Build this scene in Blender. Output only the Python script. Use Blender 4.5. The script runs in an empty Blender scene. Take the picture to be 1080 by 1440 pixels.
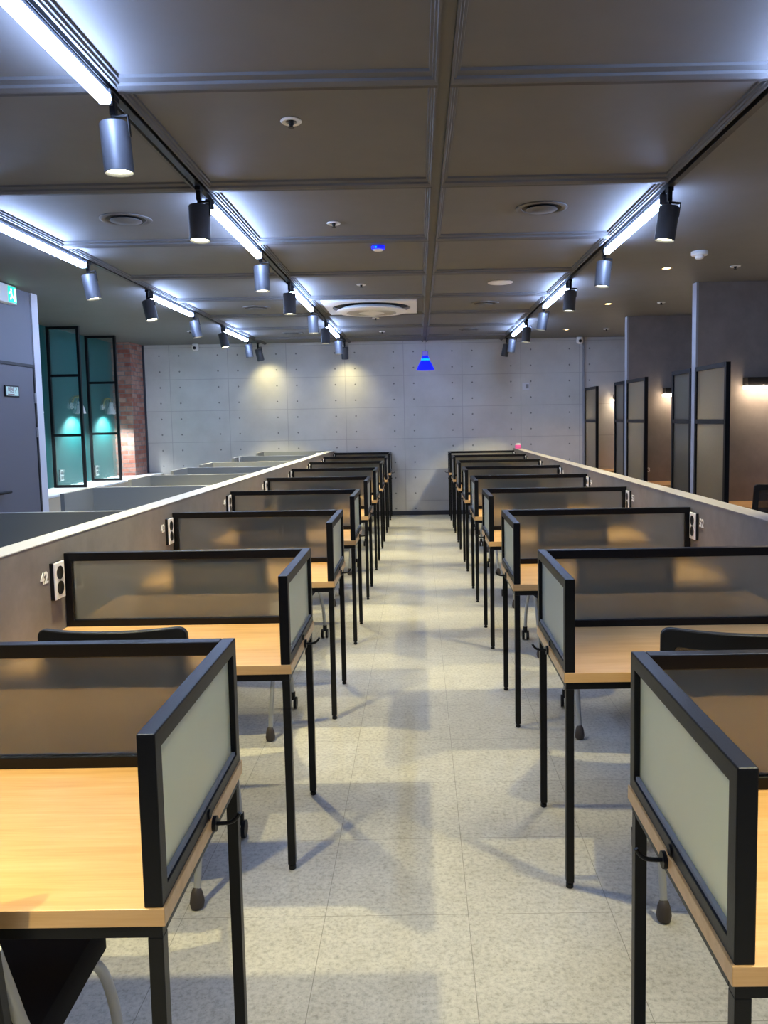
import bpy, bmesh, math, random
from mathutils import Vector, Matrix
random.seed(7)
C = bpy.context.scene.collection
PI = math.pi

# ------------------------------------------------------------------ camera, world, exposure
FPX, PX, PY = 1100.0, 44.0, -37.7
cd = bpy.data.cameras.new('camera'); cam = bpy.data.objects.new('camera', cd); C.objects.link(cam)
pitch, yaw, roll = 0.08385, 0.00583, 0.01786
f0 = Vector((-math.sin(yaw), math.cos(yaw), 0)); r0 = Vector((math.cos(yaw), math.sin(yaw), 0)); u0 = Vector((0, 0, 1))
fw = f0 * math.cos(pitch) - u0 * math.sin(pitch); up = f0 * math.sin(pitch) + u0 * math.cos(pitch)
rt = r0 * math.cos(roll) - up * math.sin(roll); up2 = r0 * math.sin(roll) + up * math.cos(roll)
M = Matrix((rt, up2, -fw)).transposed().to_4x4(); M.translation = (0, 0, 1.65)
cam.matrix_world = M
cd.sensor_fit = 'VERTICAL'; cd.sensor_height = 36; cd.sensor_width = 27; cd.lens = FPX / 1440 * 36
cd.shift_x = -PX / 1440; cd.shift_y = PY / 1440
cd.clip_start = 0.02; cd.clip_end = 60
bpy.context.scene.camera = cam
w = bpy.data.worlds.new('world'); bpy.context.scene.world = w; w.use_nodes = True
w.node_tree.nodes['Background'].inputs[0].default_value = (0.6, 0.7, 0.9, 1)
w.node_tree.nodes['Background'].inputs[1].default_value = 0.02
vs = bpy.context.scene.view_settings
vs.view_transform = 'Standard'; vs.look = 'None'; vs.exposure = 1.19; vs.gamma = 1.0; vs.use_curve_mapping = False
cy = bpy.context.scene.cycles
cy.use_denoising = True; cy.max_bounces = 10; cy.transmission_bounces = 8; cy.diffuse_bounces = 5; cy.glossy_bounces = 4
cy.sample_clamp_indirect = 6.0
TUBE_STRENGTH = 44.0
TUBE_COLOR = (0.42, 0.58, 1.0)
SPOT_W = 90.0
SPOT_COLOR = (1.0, 0.90, 0.47)
BOOTH_STRENGTH = 16.0
SCONCE_W = 36.0

# ------------------------------------------------------------------ materials
def new_mat(name):
    m = bpy.data.materials.new(name); m.use_nodes = True
    nt = m.node_tree; b = nt.nodes['Principled BSDF']
    return m, nt, b
def N(nt, t, **kw):
    n = nt.nodes.new(t)
    for k, v in kw.items():
        setattr(n, k, v)
    return n
def plain(name, col, rough=0.5, metal=0.0, spec=0.5, coat=0.0, bump=0.0, bscale=200):
    m, nt, b = new_mat(name)
    b.inputs['Base Color'].default_value = (*col, 1); b.inputs['Roughness'].default_value = rough
    b.inputs['Metallic'].default_value = metal; b.inputs['Specular IOR Level'].default_value = spec
    b.inputs['Coat Weight'].default_value = coat
    tc = N(nt, 'ShaderNodeTexCoord'); nz = N(nt, 'ShaderNodeTexNoise'); nz.inputs['Scale'].default_value = bscale
    nt.links.new(tc.outputs['Object'], nz.inputs['Vector'])
    mr = N(nt, 'ShaderNodeMapRange'); mr.inputs[3].default_value = max(0.02, rough - 0.05); mr.inputs[4].default_value = min(1, rough + 0.05)
    nt.links.new(nz.outputs[0], mr.inputs[0]); nt.links.new(mr.outputs[0], b.inputs['Roughness'])
    if bump:
        bp = N(nt, 'ShaderNodeBump'); bp.inputs['Strength'].default_value = bump; bp.inputs['Distance'].default_value = 0.002
        nt.links.new(nz.outputs[0], bp.inputs['Height']); nt.links.new(bp.outputs[0], b.inputs['Normal'])
    return m
def emit(name, col, strength):
    m, nt, b = new_mat(name)
    b.inputs['Base Color'].default_value = (*[min(1, c)*0.25 for c in col], 1)
    b.inputs['Emission Color'].default_value = (*col, 1); b.inputs['Emission Strength'].default_value = strength
    return m
def ramp(nt, src, stops):
    r = N(nt, 'ShaderNodeValToRGB')
    while len(r.color_ramp.elements) < len(stops):
        r.color_ramp.elements.new(0.5)
    for e, (p, c) in zip(r.color_ramp.elements, stops):
        e.position = p; e.color = (*c, 1)
    nt.links.new(src, r.inputs[0]); return r
def mathn(nt, op, a, bv=None, c=None):
    n = N(nt, 'ShaderNodeMath', operation=op)
    for i, v in enumerate((a, bv, c)):
        if v is None: continue
        if isinstance(v, (int, float)): n.inputs[i].default_value = v
        else: nt.links.new(v, n.inputs[i])
    return n.outputs[0]
def mixc(nt, fac, a, b_, mode='MIX'):
    n = N(nt, 'ShaderNodeMix', data_type='RGBA', blend_type=mode)
    for i, v in ((0, fac), (6, a), (7, b_)):
        if isinstance(v, (int, float)): n.inputs[i].default_value = v
        elif isinstance(v, tuple): n.inputs[i].default_value = (*v, 1)
        else: nt.links.new(v, n.inputs[i])
    return n.outputs[2]

def mat_wood():
    m, nt, b = new_mat('beech_wood')
    tc = N(nt, 'ShaderNodeTexCoord'); mp = N(nt, 'ShaderNodeMapping'); mp.inputs['Scale'].default_value = (1.2, 14, 14)
    nt.links.new(tc.outputs['Object'], mp.inputs[0])
    nz = N(nt, 'ShaderNodeTexNoise'); nz.inputs['Scale'].default_value = 2.2; nz.inputs['Detail'].default_value = 6; nz.inputs['Distortion'].default_value = 0.6
    nt.links.new(mp.outputs[0], nz.inputs['Vector'])
    mp2 = N(nt, 'ShaderNodeMapping'); mp2.inputs['Scale'].default_value = (6, 160, 160); nt.links.new(tc.outputs['Object'], mp2.inputs[0])
    n2 = N(nt, 'ShaderNodeTexNoise'); n2.inputs['Scale'].default_value = 1.5; n2.inputs['Detail'].default_value = 3
    nt.links.new(mp2.outputs[0], n2.inputs['Vector'])
    r = ramp(nt, nz.outputs[0], [(0.3, (0.64, 0.345, 0.125)), (0.5, (0.70, 0.40, 0.158)), (0.72, (0.76, 0.45, 0.195))])
    col = mixc(nt, 0.25, r.outputs[0], n2.outputs[0], 'SOFT_LIGHT')
    nt.links.new(col, b.inputs['Base Color']); b.inputs['Roughness'].default_value = 0.32; b.inputs['Specular IOR Level'].default_value = 0.4
    return m
def mat_floor():
    m, nt, b = new_mat('speckled_vinyl_tile')
    tc = N(nt, 'ShaderNodeTexCoord'); sp = N(nt, 'ShaderNodeSeparateXYZ'); nt.links.new(tc.outputs['Object'], sp.inputs[0])
    T = 0.478
    def joint(s, off):
        a = mathn(nt, 'SUBTRACT', s, off); a = mathn(nt, 'DIVIDE', a, T); fl = mathn(nt, 'ROUND', a)
        d = mathn(nt, 'ABSOLUTE', mathn(nt, 'SUBTRACT', a, fl)); return mathn(nt, 'LESS_THAN', d, 0.0022)
    j = mathn(nt, 'MAXIMUM', joint(sp.outputs[0], 0.137), joint(sp.outputs[1], 2.484))
    n1 = N(nt, 'ShaderNodeTexNoise'); n1.inputs['Scale'].default_value = 62; n1.inputs['Detail'].default_value = 5; n1.inputs['Roughness'].default_value = 0.7
    n2 = N(nt, 'ShaderNodeTexNoise'); n2.inputs['Scale'].default_value = 9; n2.inputs['Detail'].default_value = 6; n2.inputs['Roughness'].default_value = 0.65
    v = N(nt, 'ShaderNodeTexVoronoi'); v.inputs['Scale'].default_value = 70
    for n in (n1, n2, v): nt.links.new(tc.outputs['Object'], n.inputs['Vector'])
    c1 = ramp(nt, n1.outputs[0], [(0.32, (0.30, 0.283, 0.245)), (0.5, (0.45, 0.425, 0.37)), (0.66, (0.52, 0.495, 0.43))])
    c2 = ramp(nt, n2.outputs[0], [(0.3, (0.38, 0.38, 0.38)), (0.7, (0.60, 0.60, 0.60))])
    col = mixc(nt, 0.7, c1.outputs[0], c2.outputs[0], 'SOFT_LIGHT')
    spk = ramp(nt, v.outputs['Distance'], [(0.08, (1, 1, 1)), (0.16, (0, 0, 0))])
    vc = N(nt, 'ShaderNodeSeparateColor'); nt.links.new(v.outputs['Color'], vc.inputs[0])
    pick = mathn(nt, 'MULTIPLY', mathn(nt, 'GREATER_THAN', vc.outputs[0], 0.72), spk.outputs[0])
    col = mixc(nt, mathn(nt, 'MULTIPLY', pick, 0.6), col, (0.17, 0.16, 0.14))
    col = mixc(nt, mathn(nt, 'MULTIPLY', j, 0.75), col, (0.13, 0.12, 0.10))
    nt.links.new(col, b.inputs['Base Color']); b.inputs['Roughness'].default_value = 0.36; b.inputs['Specular IOR Level'].default_value = 0.35
    return m
def mat_concrete():
    m, nt, b = new_mat('formed_concrete_panel')
    tc = N(nt, 'ShaderNodeTexCoord'); sp = N(nt, 'ShaderNodeSeparateXYZ'); nt.links.new(tc.outputs['Object'], sp.inputs[0])
    WX, WZ, X0, Z0 = 1.0, 0.538, -0.245, 2.40
    def frac(s, off, wd):
        a = mathn(nt, 'DIVIDE', mathn(nt, 'SUBTRACT', s, off), wd)
        return mathn(nt, 'SUBTRACT', a, mathn(nt, 'ROUND', a))
    fx = mathn(nt, 'MULTIPLY', frac(sp.outputs[0], X0, WX), WX); fz = mathn(nt, 'MULTIPLY', frac(sp.outputs[2], Z0, WZ), WZ)
    jx = mathn(nt, 'LESS_THAN', mathn(nt, 'ABSOLUTE', fx), 0.006); jz = mathn(nt, 'LESS_THAN', mathn(nt, 'ABSOLUTE', fz), 0.005)
    j = mathn(nt, 'MAXIMUM', jx, jz)
    hx = mathn(nt, 'SUBTRACT', mathn(nt, 'ABSOLUTE', fx), 0.17)
    hz = mathn(nt, 'SUBTRACT', mathn(nt, 'ABSOLUTE', fz), WZ / 4)
    hd = mathn(nt, 'SQRT', mathn(nt, 'ADD', mathn(nt, 'POWER', hx, 2), mathn(nt, 'POWER', hz, 2)))
    h = mathn(nt, 'LESS_THAN', hd, 0.014)
    n1 = N(nt, 'ShaderNodeTexNoise'); n1.inputs['Scale'].default_value = 2.2; n1.inputs['Detail'].default_value = 8; n1.inputs['Roughness'].default_value = 0.62
    nt.links.new(tc.outputs['Object'], n1.inputs['Vector'])
    c = ramp(nt, n1.outputs[0], [(0.3, (0.49, 0.465, 0.43)), (0.55, (0.55, 0.525, 0.49)), (0.75, (0.59, 0.565, 0.53))])
    col = mixc(nt, mathn(nt, 'MULTIPLY', j, 0.30), c.outputs[0], (0.16, 0.155, 0.15))
    col = mixc(nt, mathn(nt, 'MULTIPLY', h, 0.75), col, (0.10, 0.10, 0.095))
    nt.links.new(col, b.inputs['Base Color']); b.inputs['Roughness'].default_value = 0.75; b.inputs['Specular IOR Level'].default_value = 0.25
    hh = mathn(nt, 'SUBTRACT', 1.0, mathn(nt, 'MAXIMUM', j, h))
    bp = N(nt, 'ShaderNodeBump'); bp.inputs['Strength'].default_value = 0.5; bp.inputs['Distance'].default_value = 0.01
    nt.links.new(hh, bp.inputs['Height']); nt.links.new(bp.outputs[0], b.inputs['Normal'])
    return m
def mat_mottled(name, c0, c1, scale=5.0, rough=0.6, spec=0.3):
    m, nt, b = new_mat(name)
    tc = N(nt, 'ShaderNodeTexCoord')
    n1 = N(nt, 'ShaderNodeTexNoise'); n1.inputs['Scale'].default_value = scale; n1.inputs['Detail'].default_value = 8; n1.inputs['Roughness'].default_value = 0.65
    nt.links.new(tc.outputs['Object'], n1.inputs['Vector'])
    r = ramp(nt, n1.outputs[0], [(0.32, c0), (0.7, c1)])
    nt.links.new(r.outputs[0], b.inputs['Base Color']); b.inputs['Roughness'].default_value = rough; b.inputs['Specular IOR Level'].default_value = spec
    return m
def mat_brick():
    m, nt, b = new_mat('red_brick')
    tc = N(nt, 'ShaderNodeTexCoord'); sp = N(nt, 'ShaderNodeSeparateXYZ'); nt.links.new(tc.outputs['Object'], sp.inputs[0])
    cx = N(nt, 'ShaderNodeCombineXYZ')
    nt.links.new(mathn(nt, 'ADD', sp.outputs[0], sp.outputs[1]), cx.inputs[0]); nt.links.new(sp.outputs[2], cx.inputs[1])
    bt = N(nt, 'ShaderNodeTexBrick'); bt.inputs['Scale'].default_value = 1.0
    bt.inputs['Brick Width'].default_value = 0.21; bt.inputs['Row Height'].default_value = 0.072; bt.inputs['Mortar Size'].default_value = 0.007
    bt.inputs['Color1'].default_value = (0.30, 0.105, 0.07, 1); bt.inputs['Color2'].default_value = (0.42, 0.27, 0.21, 1); bt.inputs['Mortar'].default_value = (0.20, 0.17, 0.155, 1)
    bt.inputs['Bias'].default_value = -0.25
    nt.links.new(cx.outputs[0], bt.inputs['Vector'])
    n1 = N(nt, 'ShaderNodeTexNoise'); n1.inputs['Scale'].default_value = 14; n1.inputs['Detail'].default_value = 5; nt.links.new(tc.outputs['Object'], n1.inputs['Vector'])
    col = mixc(nt, 0.6, bt.outputs[0], n1.outputs[0], 'SOFT_LIGHT')
    nt.links.new(col, b.inputs['Base Color']); b.inputs['Roughness'].default_value = 0.85
    bp = N(nt, 'ShaderNodeBump'); bp.inputs['Strength'].default_value = 0.6; bp.inputs['Distance'].default_value = 0.01; bp.invert = True
    nt.links.new(bt.outputs[1], bp.inputs['Height']); nt.links.new(bp.outputs[0], b.inputs['Normal'])
    return m
def mat_frost(name, tint, rough, trans_share, gloss, gl_rough=0.02, diff=0.0):
    # frosted glass: blurred refraction + diffuse transmission, with a smooth face reflecting on top
    m, nt, b = new_mat(name); nt.nodes.remove(b)
    out = nt.nodes['Material Output']
    rf = N(nt, 'ShaderNodeBsdfRefraction'); rf.inputs['Color'].default_value = (*tint, 1); rf.inputs['Roughness'].default_value = rough; rf.inputs['IOR'].default_value = 1.12
    tl = N(nt, 'ShaderNodeBsdfTranslucent'); tl.inputs['Color'].default_value = (*tint, 1)
    mx = N(nt, 'ShaderNodeMixShader'); mx.inputs[0].default_value = trans_share
    nt.links.new(rf.outputs[0], mx.inputs[1]); nt.links.new(tl.outputs[0], mx.inputs[2])
    gl = N(nt, 'ShaderNodeBsdfGlossy'); gl.inputs['Roughness'].default_value = gl_rough
    fr = N(nt, 'ShaderNodeFresnel'); fr.inputs['IOR'].default_value = 1.5
    fac = mathn(nt, 'ADD', fr.outputs[0], gloss)
    df = N(nt, 'ShaderNodeBsdfDiffuse'); df.inputs['Color'].default_value = (*tint, 1)
    m3 = N(nt, 'ShaderNodeMixShader'); m3.inputs[0].default_value = diff
    nt.links.new(mx.outputs[0], m3.inputs[1]); nt.links.new(df.outputs[0], m3.inputs[2]); mx = m3
    m2 = N(nt, 'ShaderNodeMixShader'); nt.links.new(fac, m2.inputs[0]); nt.links.new(mx.outputs[0], m2.inputs[1]); nt.links.new(gl.outputs[0], m2.inputs[2])
    nt.links.new(m2.outputs[0], out.inputs[0])
    return m
def mat_hammered(name, tint, rough=0.06, scale=34, strength=0.35, share=0.10):
    m, nt, b = new_mat(name); nt.nodes.remove(b)
    out = nt.nodes['Material Output']
    tc = N(nt, 'ShaderNodeTexCoord'); v = N(nt, 'ShaderNodeTexVoronoi'); v.inputs['Scale'].default_value = scale; v.feature = 'SMOOTH_F1'
    nt.links.new(tc.outputs['Object'], v.inputs['Vector'])
    bp = N(nt, 'ShaderNodeBump'); bp.inputs['Strength'].default_value = strength; bp.inputs['Distance'].default_value = 0.01
    nt.links.new(v.outputs[0], bp.inputs['Height'])
    rf = N(nt, 'ShaderNodeBsdfRefraction'); rf.inputs['Color'].default_value = (*tint, 1); rf.inputs['Roughness'].default_value = rough; rf.inputs['IOR'].default_value = 1.12
    tl = N(nt, 'ShaderNodeBsdfTranslucent'); tl.inputs['Color'].default_value = (*tint, 1)
    tr = N(nt, 'ShaderNodeBsdfTransparent'); tr.inputs['Color'].default_value = (*tint, 1)
    m0 = N(nt, 'ShaderNodeMixShader'); m0.inputs[0].default_value = 0.25; nt.links.new(rf.outputs[0], m0.inputs[1]); nt.links.new(tr.outputs[0], m0.inputs[2])
    m1 = N(nt, 'ShaderNodeMixShader'); m1.inputs[0].default_value = share; nt.links.new(m0.outputs[0], m1.inputs[1]); nt.links.new(tl.outputs[0], m1.inputs[2])
    gl = N(nt, 'ShaderNodeBsdfGlossy'); gl.inputs['Roughness'].default_value = 0.08
    fr = N(nt, 'ShaderNodeFresnel'); fr.inputs['IOR'].default_value = 1.5
    for n in (rf, gl): nt.links.new(bp.outputs[0], n.inputs['Normal'])
    m2 = N(nt, 'ShaderNodeMixShader'); nt.links.new(fr.outputs[0], m2.inputs[0]); nt.links.new(m1.outputs[0], m2.inputs[1]); nt.links.new(gl.outputs[0], m2.inputs[2])
    nt.links.new(m2.outputs[0], out.inputs[0])
    return m
def mat_netting():
    m, nt, b = new_mat('black_mesh_netting')
    b.inputs['Base Color'].default_value = (0.015, 0.015, 0.015, 1); b.inputs['Roughness'].default_value = 0.7
    tc = N(nt, 'ShaderNodeTexCoord'); ck = N(nt, 'ShaderNodeTexChecker'); ck.inputs['Scale'].default_value = 420
    nt.links.new(tc.outputs['Object'], ck.inputs['Vector'])
    mr = N(nt, 'ShaderNodeMapRange'); mr.inputs[3].default_value = 0.55; mr.inputs[4].default_value = 0.85
    nt.links.new(ck.outputs[1], mr.inputs[0]); nt.links.new(mr.outputs[0], b.inputs['Alpha'])
    return m

WOOD = mat_wood(); FLOOR = mat_floor(); CONC = mat_concrete(); BRICK = mat_brick()
BLACK = plain('black_powder_coat', (0.005, 0.005, 0.006), 0.38, spec=0.24, bump=0.12, bscale=600)
CEIL = mat_mottled('charcoal_ceiling_paint', (0.136, 0.136, 0.139), (0.150, 0.150, 0.153), 3, 0.6, 0.3)
MOULD = plain('charcoal_moulding', (0.115, 0.117, 0.122), 0.6, spec=0.3)
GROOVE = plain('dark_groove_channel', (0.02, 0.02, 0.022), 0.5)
STONE = mat_mottled('taupe_stone_laminate', (0.165, 0.146, 0.135), (0.22, 0.198, 0.183), 6, 0.5, 0.35)
CAPR = plain('taupe_capping', (0.27, 0.245, 0.225), 0.5)
CAPW = plain('pale_grey_capping', (0.46, 0.45, 0.43), 0.5)
CARREL = plain('grey_laminate', (0.27, 0.27, 0.245), 0.5)
CARREL_EDGE = plain('pale_edge_band', (0.48, 0.46, 0.42), 0.5)
TEAL = plain('deep_teal_paint', (0.008, 0.105, 0.105), 0.55)
WALLGREY = plain('slate_grey_paint', (0.155, 0.158, 0.19), 0.55)
DOORGREY = plain('slate_door_paint', (0.12, 0.12, 0.145), 0.45)
WHITE = plain('white_plastic', (0.80, 0.79, 0.77), 0.4)
WHITETRIM = plain('white_trim', (0.62, 0.62, 0.66), 0.5)
SILL = plain('white_worktop', (0.78, 0.78, 0.76), 0.35)
BEIGE = plain('beige_laminate', (0.50, 0.42, 0.30), 0.5)
FINM = mat_mottled('brown_plaster', (0.21, 0.178, 0.158), (0.265, 0.228, 0.203), 4, 0.75, 0.2)
FINEDGE = plain('light_grey_edge', (0.30, 0.30, 0.32), 0.5)
FROST = mat_frost('frosted_glass', (0.74, 0.74, 0.70), 0.42, 0.12, 0.06)
FROSTE = mat_frost('etched_glass', (0.94, 1.0, 0.86), 0.5, 0.68, 0.0, 0.4, 0.25)
HAMMER = mat_hammered('hammered_glass', (0.90, 0.96, 0.95), 0.03, 40, 0.35, 0.03)
REED = mat_hammered('textured_glass', (0.92, 0.92, 0.82), 0.25, 30, 0.3, 0.55)
NET = mat_netting()
BLACKPL = plain('black_plastic', (0.008, 0.008, 0.009), 0.45, spec=0.25)
FABRIC = plain('black_seat_fabric', (0.014, 0.014, 0.015), 0.9, spec=0.2, bump=0.4, bscale=900)
SILVER = plain('silver_grey_tube', (0.42, 0.42, 0.41), 0.38, metal=0.35)
GLIDE = plain('brown_rubber', (0.055, 0.042, 0.036), 0.6)
SPOTBODY = plain('anthracite_metal', (0.10, 0.104, 0.118), 0.5, metal=0.35)
BASEB = plain('dark_baseboard', (0.035, 0.037, 0.05), 0.45)
GREYPL = plain('grey_plastic', (0.22, 0.22, 0.225), 0.5)
DARK = plain('dark_recess', (0.01, 0.01, 0.012), 0.6)
SOCK = plain('black_socket', (0.008, 0.008, 0.008), 0.35)
PINK = plain('pink_paper', (0.75, 0.10, 0.33), 0.6)
GOLD = plain('brass_metal', (0.55, 0.40, 0.16), 0.3, metal=0.9)
SILVERMET = plain('steel_metal', (0.5, 0.5, 0.52), 0.3, metal=0.8)
TUBE = emit('led_tube_light', TUBE_COLOR, TUBE_STRENGTH)
LENS = emit('warm_lamp_lens', (1.0, 0.93, 0.62), 12.0)
LENSOFF = plain('unlit_lens', (0.05, 0.05, 0.05), 0.2)
BOOTHLED = emit('warm_white_led', (1.0, 0.80, 0.58), BOOTH_STRENGTH)
DOWN = emit('warm_downlight', (1.0, 0.72, 0.36), 14.0)
BLUE = emit('blue_led', (0.004, 0.008, 1.0), 0.75)
CYAN = emit('cyan_led', (0.0, 0.28, 1.0), 1.0)
LILAC = emit('lilac_lit_plastic', (0.20, 0.17, 0.80), 0.22)
EXITG = emit('exit_green', (0.0, 0.55, 0.30), 1.2)
EXITW = emit('exit_white', (0.75, 1.0, 0.90), 1.4)
LUMI = plain('luminous_plate', (0.62, 0.80, 0.68), 0.5)
REDINK = plain('brown_red_ink', (0.22, 0.07, 0.06), 0.6)

# ------------------------------------------------------------------ mesh helpers
class MB:
    def __init__(self): self.bm = bmesh.new()
    def box(self, x0, x1, y0, y1, z0, z1):
        x0, x1 = min(x0, x1), max(x0, x1); y0, y1 = min(y0, y1), max(y0, y1)
        v = [self.bm.verts.new(p) for p in ((x0,y0,z0),(x1,y0,z0),(x1,y1,z0),(x0,y1,z0),(x0,y0,z1),(x1,y0,z1),(x1,y1,z1),(x0,y1,z1))]
        for f in ((0,3,2,1),(4,5,6,7),(0,1,5,4),(1,2,6,5),(2,3,7,6),(3,0,4,7)):
            self.bm.faces.new([v[i] for i in f])
        return self
    def ring(self, o, i, axis, a0, a1):
        # mitred rectangular frame; o, i = (p0, p1, q0, q1) outer and inner rectangle, extruded along axis
        def P(p, q, a): return {'x': (a, p, q), 'y': (p, a, q)}[axis]
        L = []
        for r, a in ((o, a0), (i, a0), (i, a1), (o, a1)):
            p0, p1, q0, q1 = r
            L.append([self.bm.verts.new(P(p, q, a)) for p, q in ((p0, q0), (p1, q0), (p1, q1), (p0, q1))])
        for A, B in zip(L, L[1:] + L[:1]):
            for k in range(4): self.bm.faces.new((A[k], A[(k+1) % 4], B[(k+1) % 4], B[k]))
        return self
    def prism(self, pts, axis, a0, a1):
        # polygon pts (2D) extruded along axis
        def P(p, a):
            return {'x': (a, p[0], p[1]), 'y': (p[0], a, p[1]), 'z': (p[0], p[1], a)}[axis]
        va = [self.bm.verts.new(P(p, a0)) for p in pts]; vb = [self.bm.verts.new(P(p, a1)) for p in pts]
        n = len(pts)
        self.bm.faces.new(va); self.bm.faces.new(list(reversed(vb)))
        for i in range(n):
            self.bm.faces.new((va[i], vb[i], vb[(i+1) % n], va[(i+1) % n]))
        return self
    def tube(self, pts, r, seg=12, cap=True):
        pts = [Vector(p) for p in pts]; rings = []
        rs = r if isinstance(r, (list, tuple)) else [r] * len(pts)
        ref = None
        for i, p in enumerate(pts):
            t = (pts[min(i+1, len(pts)-1)] - pts[max(i-1, 0)]).normalized()
            if ref is None:
                ref = Vector((0, 0, 1)) if abs(t.z) < 0.9 else Vector((1, 0, 0))
            a = t.cross(ref).normalized(); bb = t.cross(a).normalized(); ref = a.cross(t)
            rings.append([self.bm.verts.new(p + (a * math.cos(2*PI*k/seg) + bb * math.sin(2*PI*k/seg)) * rs[i]) for k in range(seg)])
        for A, B in zip(rings, rings[1:]):
            for k in range(seg):
                self.bm.faces.new((A[k], A[(k+1) % seg], B[(k+1) % seg], B[k]))
        if cap:
            self.bm.faces.new(list(reversed(rings[0]))); self.bm.faces.new(rings[-1])
        return self
    def lathe(self, prof, cx=0, cy=0, seg=32, mat=None):
        # prof: list of (r, z), around Z; mat: optional Matrix to place it
        rings = []
        for r, z in prof:
            if r < 1e-6:
                rings.append([self.bm.verts.new((cx, cy, z))])
            else:
                rings.append([self.bm.verts.new((cx + r*math.cos(2*PI*k/seg), cy + r*math.sin(2*PI*k/seg), z)) for k in range(seg)])
        fs = []
        for A, B in zip(rings, rings[1:]):
            for k in range(seg):
                k2 = (k+1) % seg
                if len(A) == 1 and len(B) == 1: continue
                if len(A) == 1: self.bm.faces.new((A[0], B[k2], B[k]))
                elif len(B) == 1: self.bm.faces.new((A[k], A[k2], B[0]))
                else: self.bm.faces.new((A[k], A[k2], B[k2], B[k]))
        if mat is not None:
            vs_ = [v for R_ in rings for v in R_]
            bmesh.ops.transform(self.bm, matrix=mat, verts=vs_)
        return self
    def xform(self, mat):
        bmesh.ops.transform(self.bm, matrix=mat, verts=self.bm.verts[:]); return self
    def build(self, name, mat, parent=None, loc=None, bevel=0.0, smooth=False, seg=2):
        bmesh.ops.recalc_face_normals(self.bm, faces=self.bm.faces[:])
        me = bpy.data.meshes.new(name); self.bm.to_mesh(me); self.bm.free()
        me.materials.append(mat)
        o = bpy.data.objects.new(name, me); C.objects.link(o)
        if smooth:
            me.shade_smooth()
            me.set_sharp_from_angle(angle=math.radians(40))
        if bevel:
            md = o.modifiers.new('bevel', 'BEVEL'); md.width = bevel; md.segments = seg; md.limit_method = 'ANGLE'; md.angle_limit = math.radians(40)
        if parent: o.parent = parent
        if loc: o.location = loc
        return o
def empty(name, loc=(0,0,0), rz=0):
    o = bpy.data.objects.new(name, None); C.objects.link(o); o.location = loc; o.rotation_euler = (0, 0, rz); o.empty_display_size = 0.1
    return o
def tag(o, label, cat, group=None):
    o['label'] = label; o['category'] = cat
    if group: o['group'] = group
    return o
def struct(o): o['kind'] = 'structure'; return o
def copy_tree(o, parent=None):
    c = o.copy(); C.objects.link(c)
    if parent is not None: c.parent = parent
    for ch in o.children: copy_tree(ch, c)
    return c
def text_mesh(name, s, size, mat, parent=None, extrude=0.0008, bold=0.0, align='CENTER'):
    cu = bpy.data.curves.new('txt', 'FONT'); cu.body = s; cu.size = size; cu.extrude = extrude; cu.offset = bold; cu.align_x = align; cu.align_y = 'CENTER'
    t = bpy.data.objects.new('txt', cu); C.objects.link(t)
    bpy.context.view_layer.update()
    dg = bpy.context.evaluated_depsgraph_get()
    me = bpy.data.meshes.new_from_object(t.evaluated_get(dg)); me.name = name
    bpy.data.objects.remove(t)
    me.materials.clear(); me.materials.append(mat)
    o = bpy.data.objects.new(name, me); C.objects.link(o)
    if parent: o.parent = parent
    return o
ORD = ['first', 'second', 'third', 'fourth', 'fifth', 'sixth', 'seventh', 'eighth', 'ninth', 'tenth']

# ------------------------------------------------------------------ room shell
ZC, YW = 2.988, 13.47
XT, XF = -5.0, 4.7           # teal wall, right wall
YF = -2.6
struct(MB().box(XT-0.2, XF+0.2, YF-0.2, YW+0.2, -0.1, 0).build('floor', FLOOR))
struct(MB().box(XT-0.2, XF+0.2, YF-0.2, YW+0.2, ZC, ZC+0.1).build('ceiling', CEIL))
struct(MB().box(XT-0.2, XF+0.2, YW, YW+0.15, 0, ZC).build('wall_back', CONC))
struct(MB().box(-3.9-0.16, -3.9, YF, 8.0, 0, ZC).build('wall_left', WALLGREY))
struct(MB().box(-3.9-0.16, -3.888, 8.0, 8.13, 0, ZC).build('trim_1', WHITETRIM))
struct(MB().box(XT, -4.06, 8.0, 8.12, 0, ZC).build('wall_left_return', TEAL))
struct(MB().box(XT-0.15, XT, 8.0, YW, 0, ZC).build('wall_left_far', TEAL))
struct(MB().box(XF, XF+0.15, YF, YW, 0, ZC).build('wall_right', FINM))
struct(MB().box(XT-0.15, XF+0.15, YF-0.15, YF, 0, ZC).build('wall_front', WALLGREY))
struct(MB().box(-4.35, 2.8, YW-0.012, YW, 0, 0.075).build('baseboard_back', BASEB))
struct(MB().box(XT, -4.69, 12.88, YW, 0, ZC).build('column_left', BRICK))
struct(MB().box(-4.69, -4.665, YW-0.04, YW, 0, ZC).build('trim_2', BASEB))
struct(MB().box(2.805, 2.838, YW-0.03, YW, 0, ZC).build('trim_3', FINEDGE))
for nm, y in (('wall_right_near', 8.1), ('wall_right_middle', 10.75)):
    o = struct(MB().box(2.868, XF, y, y+0.11, 0, ZC).build(nm, FINM))
    struct(MB().box(2.845, 2.868, y-0.004, y+0.114, 0, ZC).build('trim_%d' % (4 if y < 9 else 5), FINEDGE))

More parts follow.
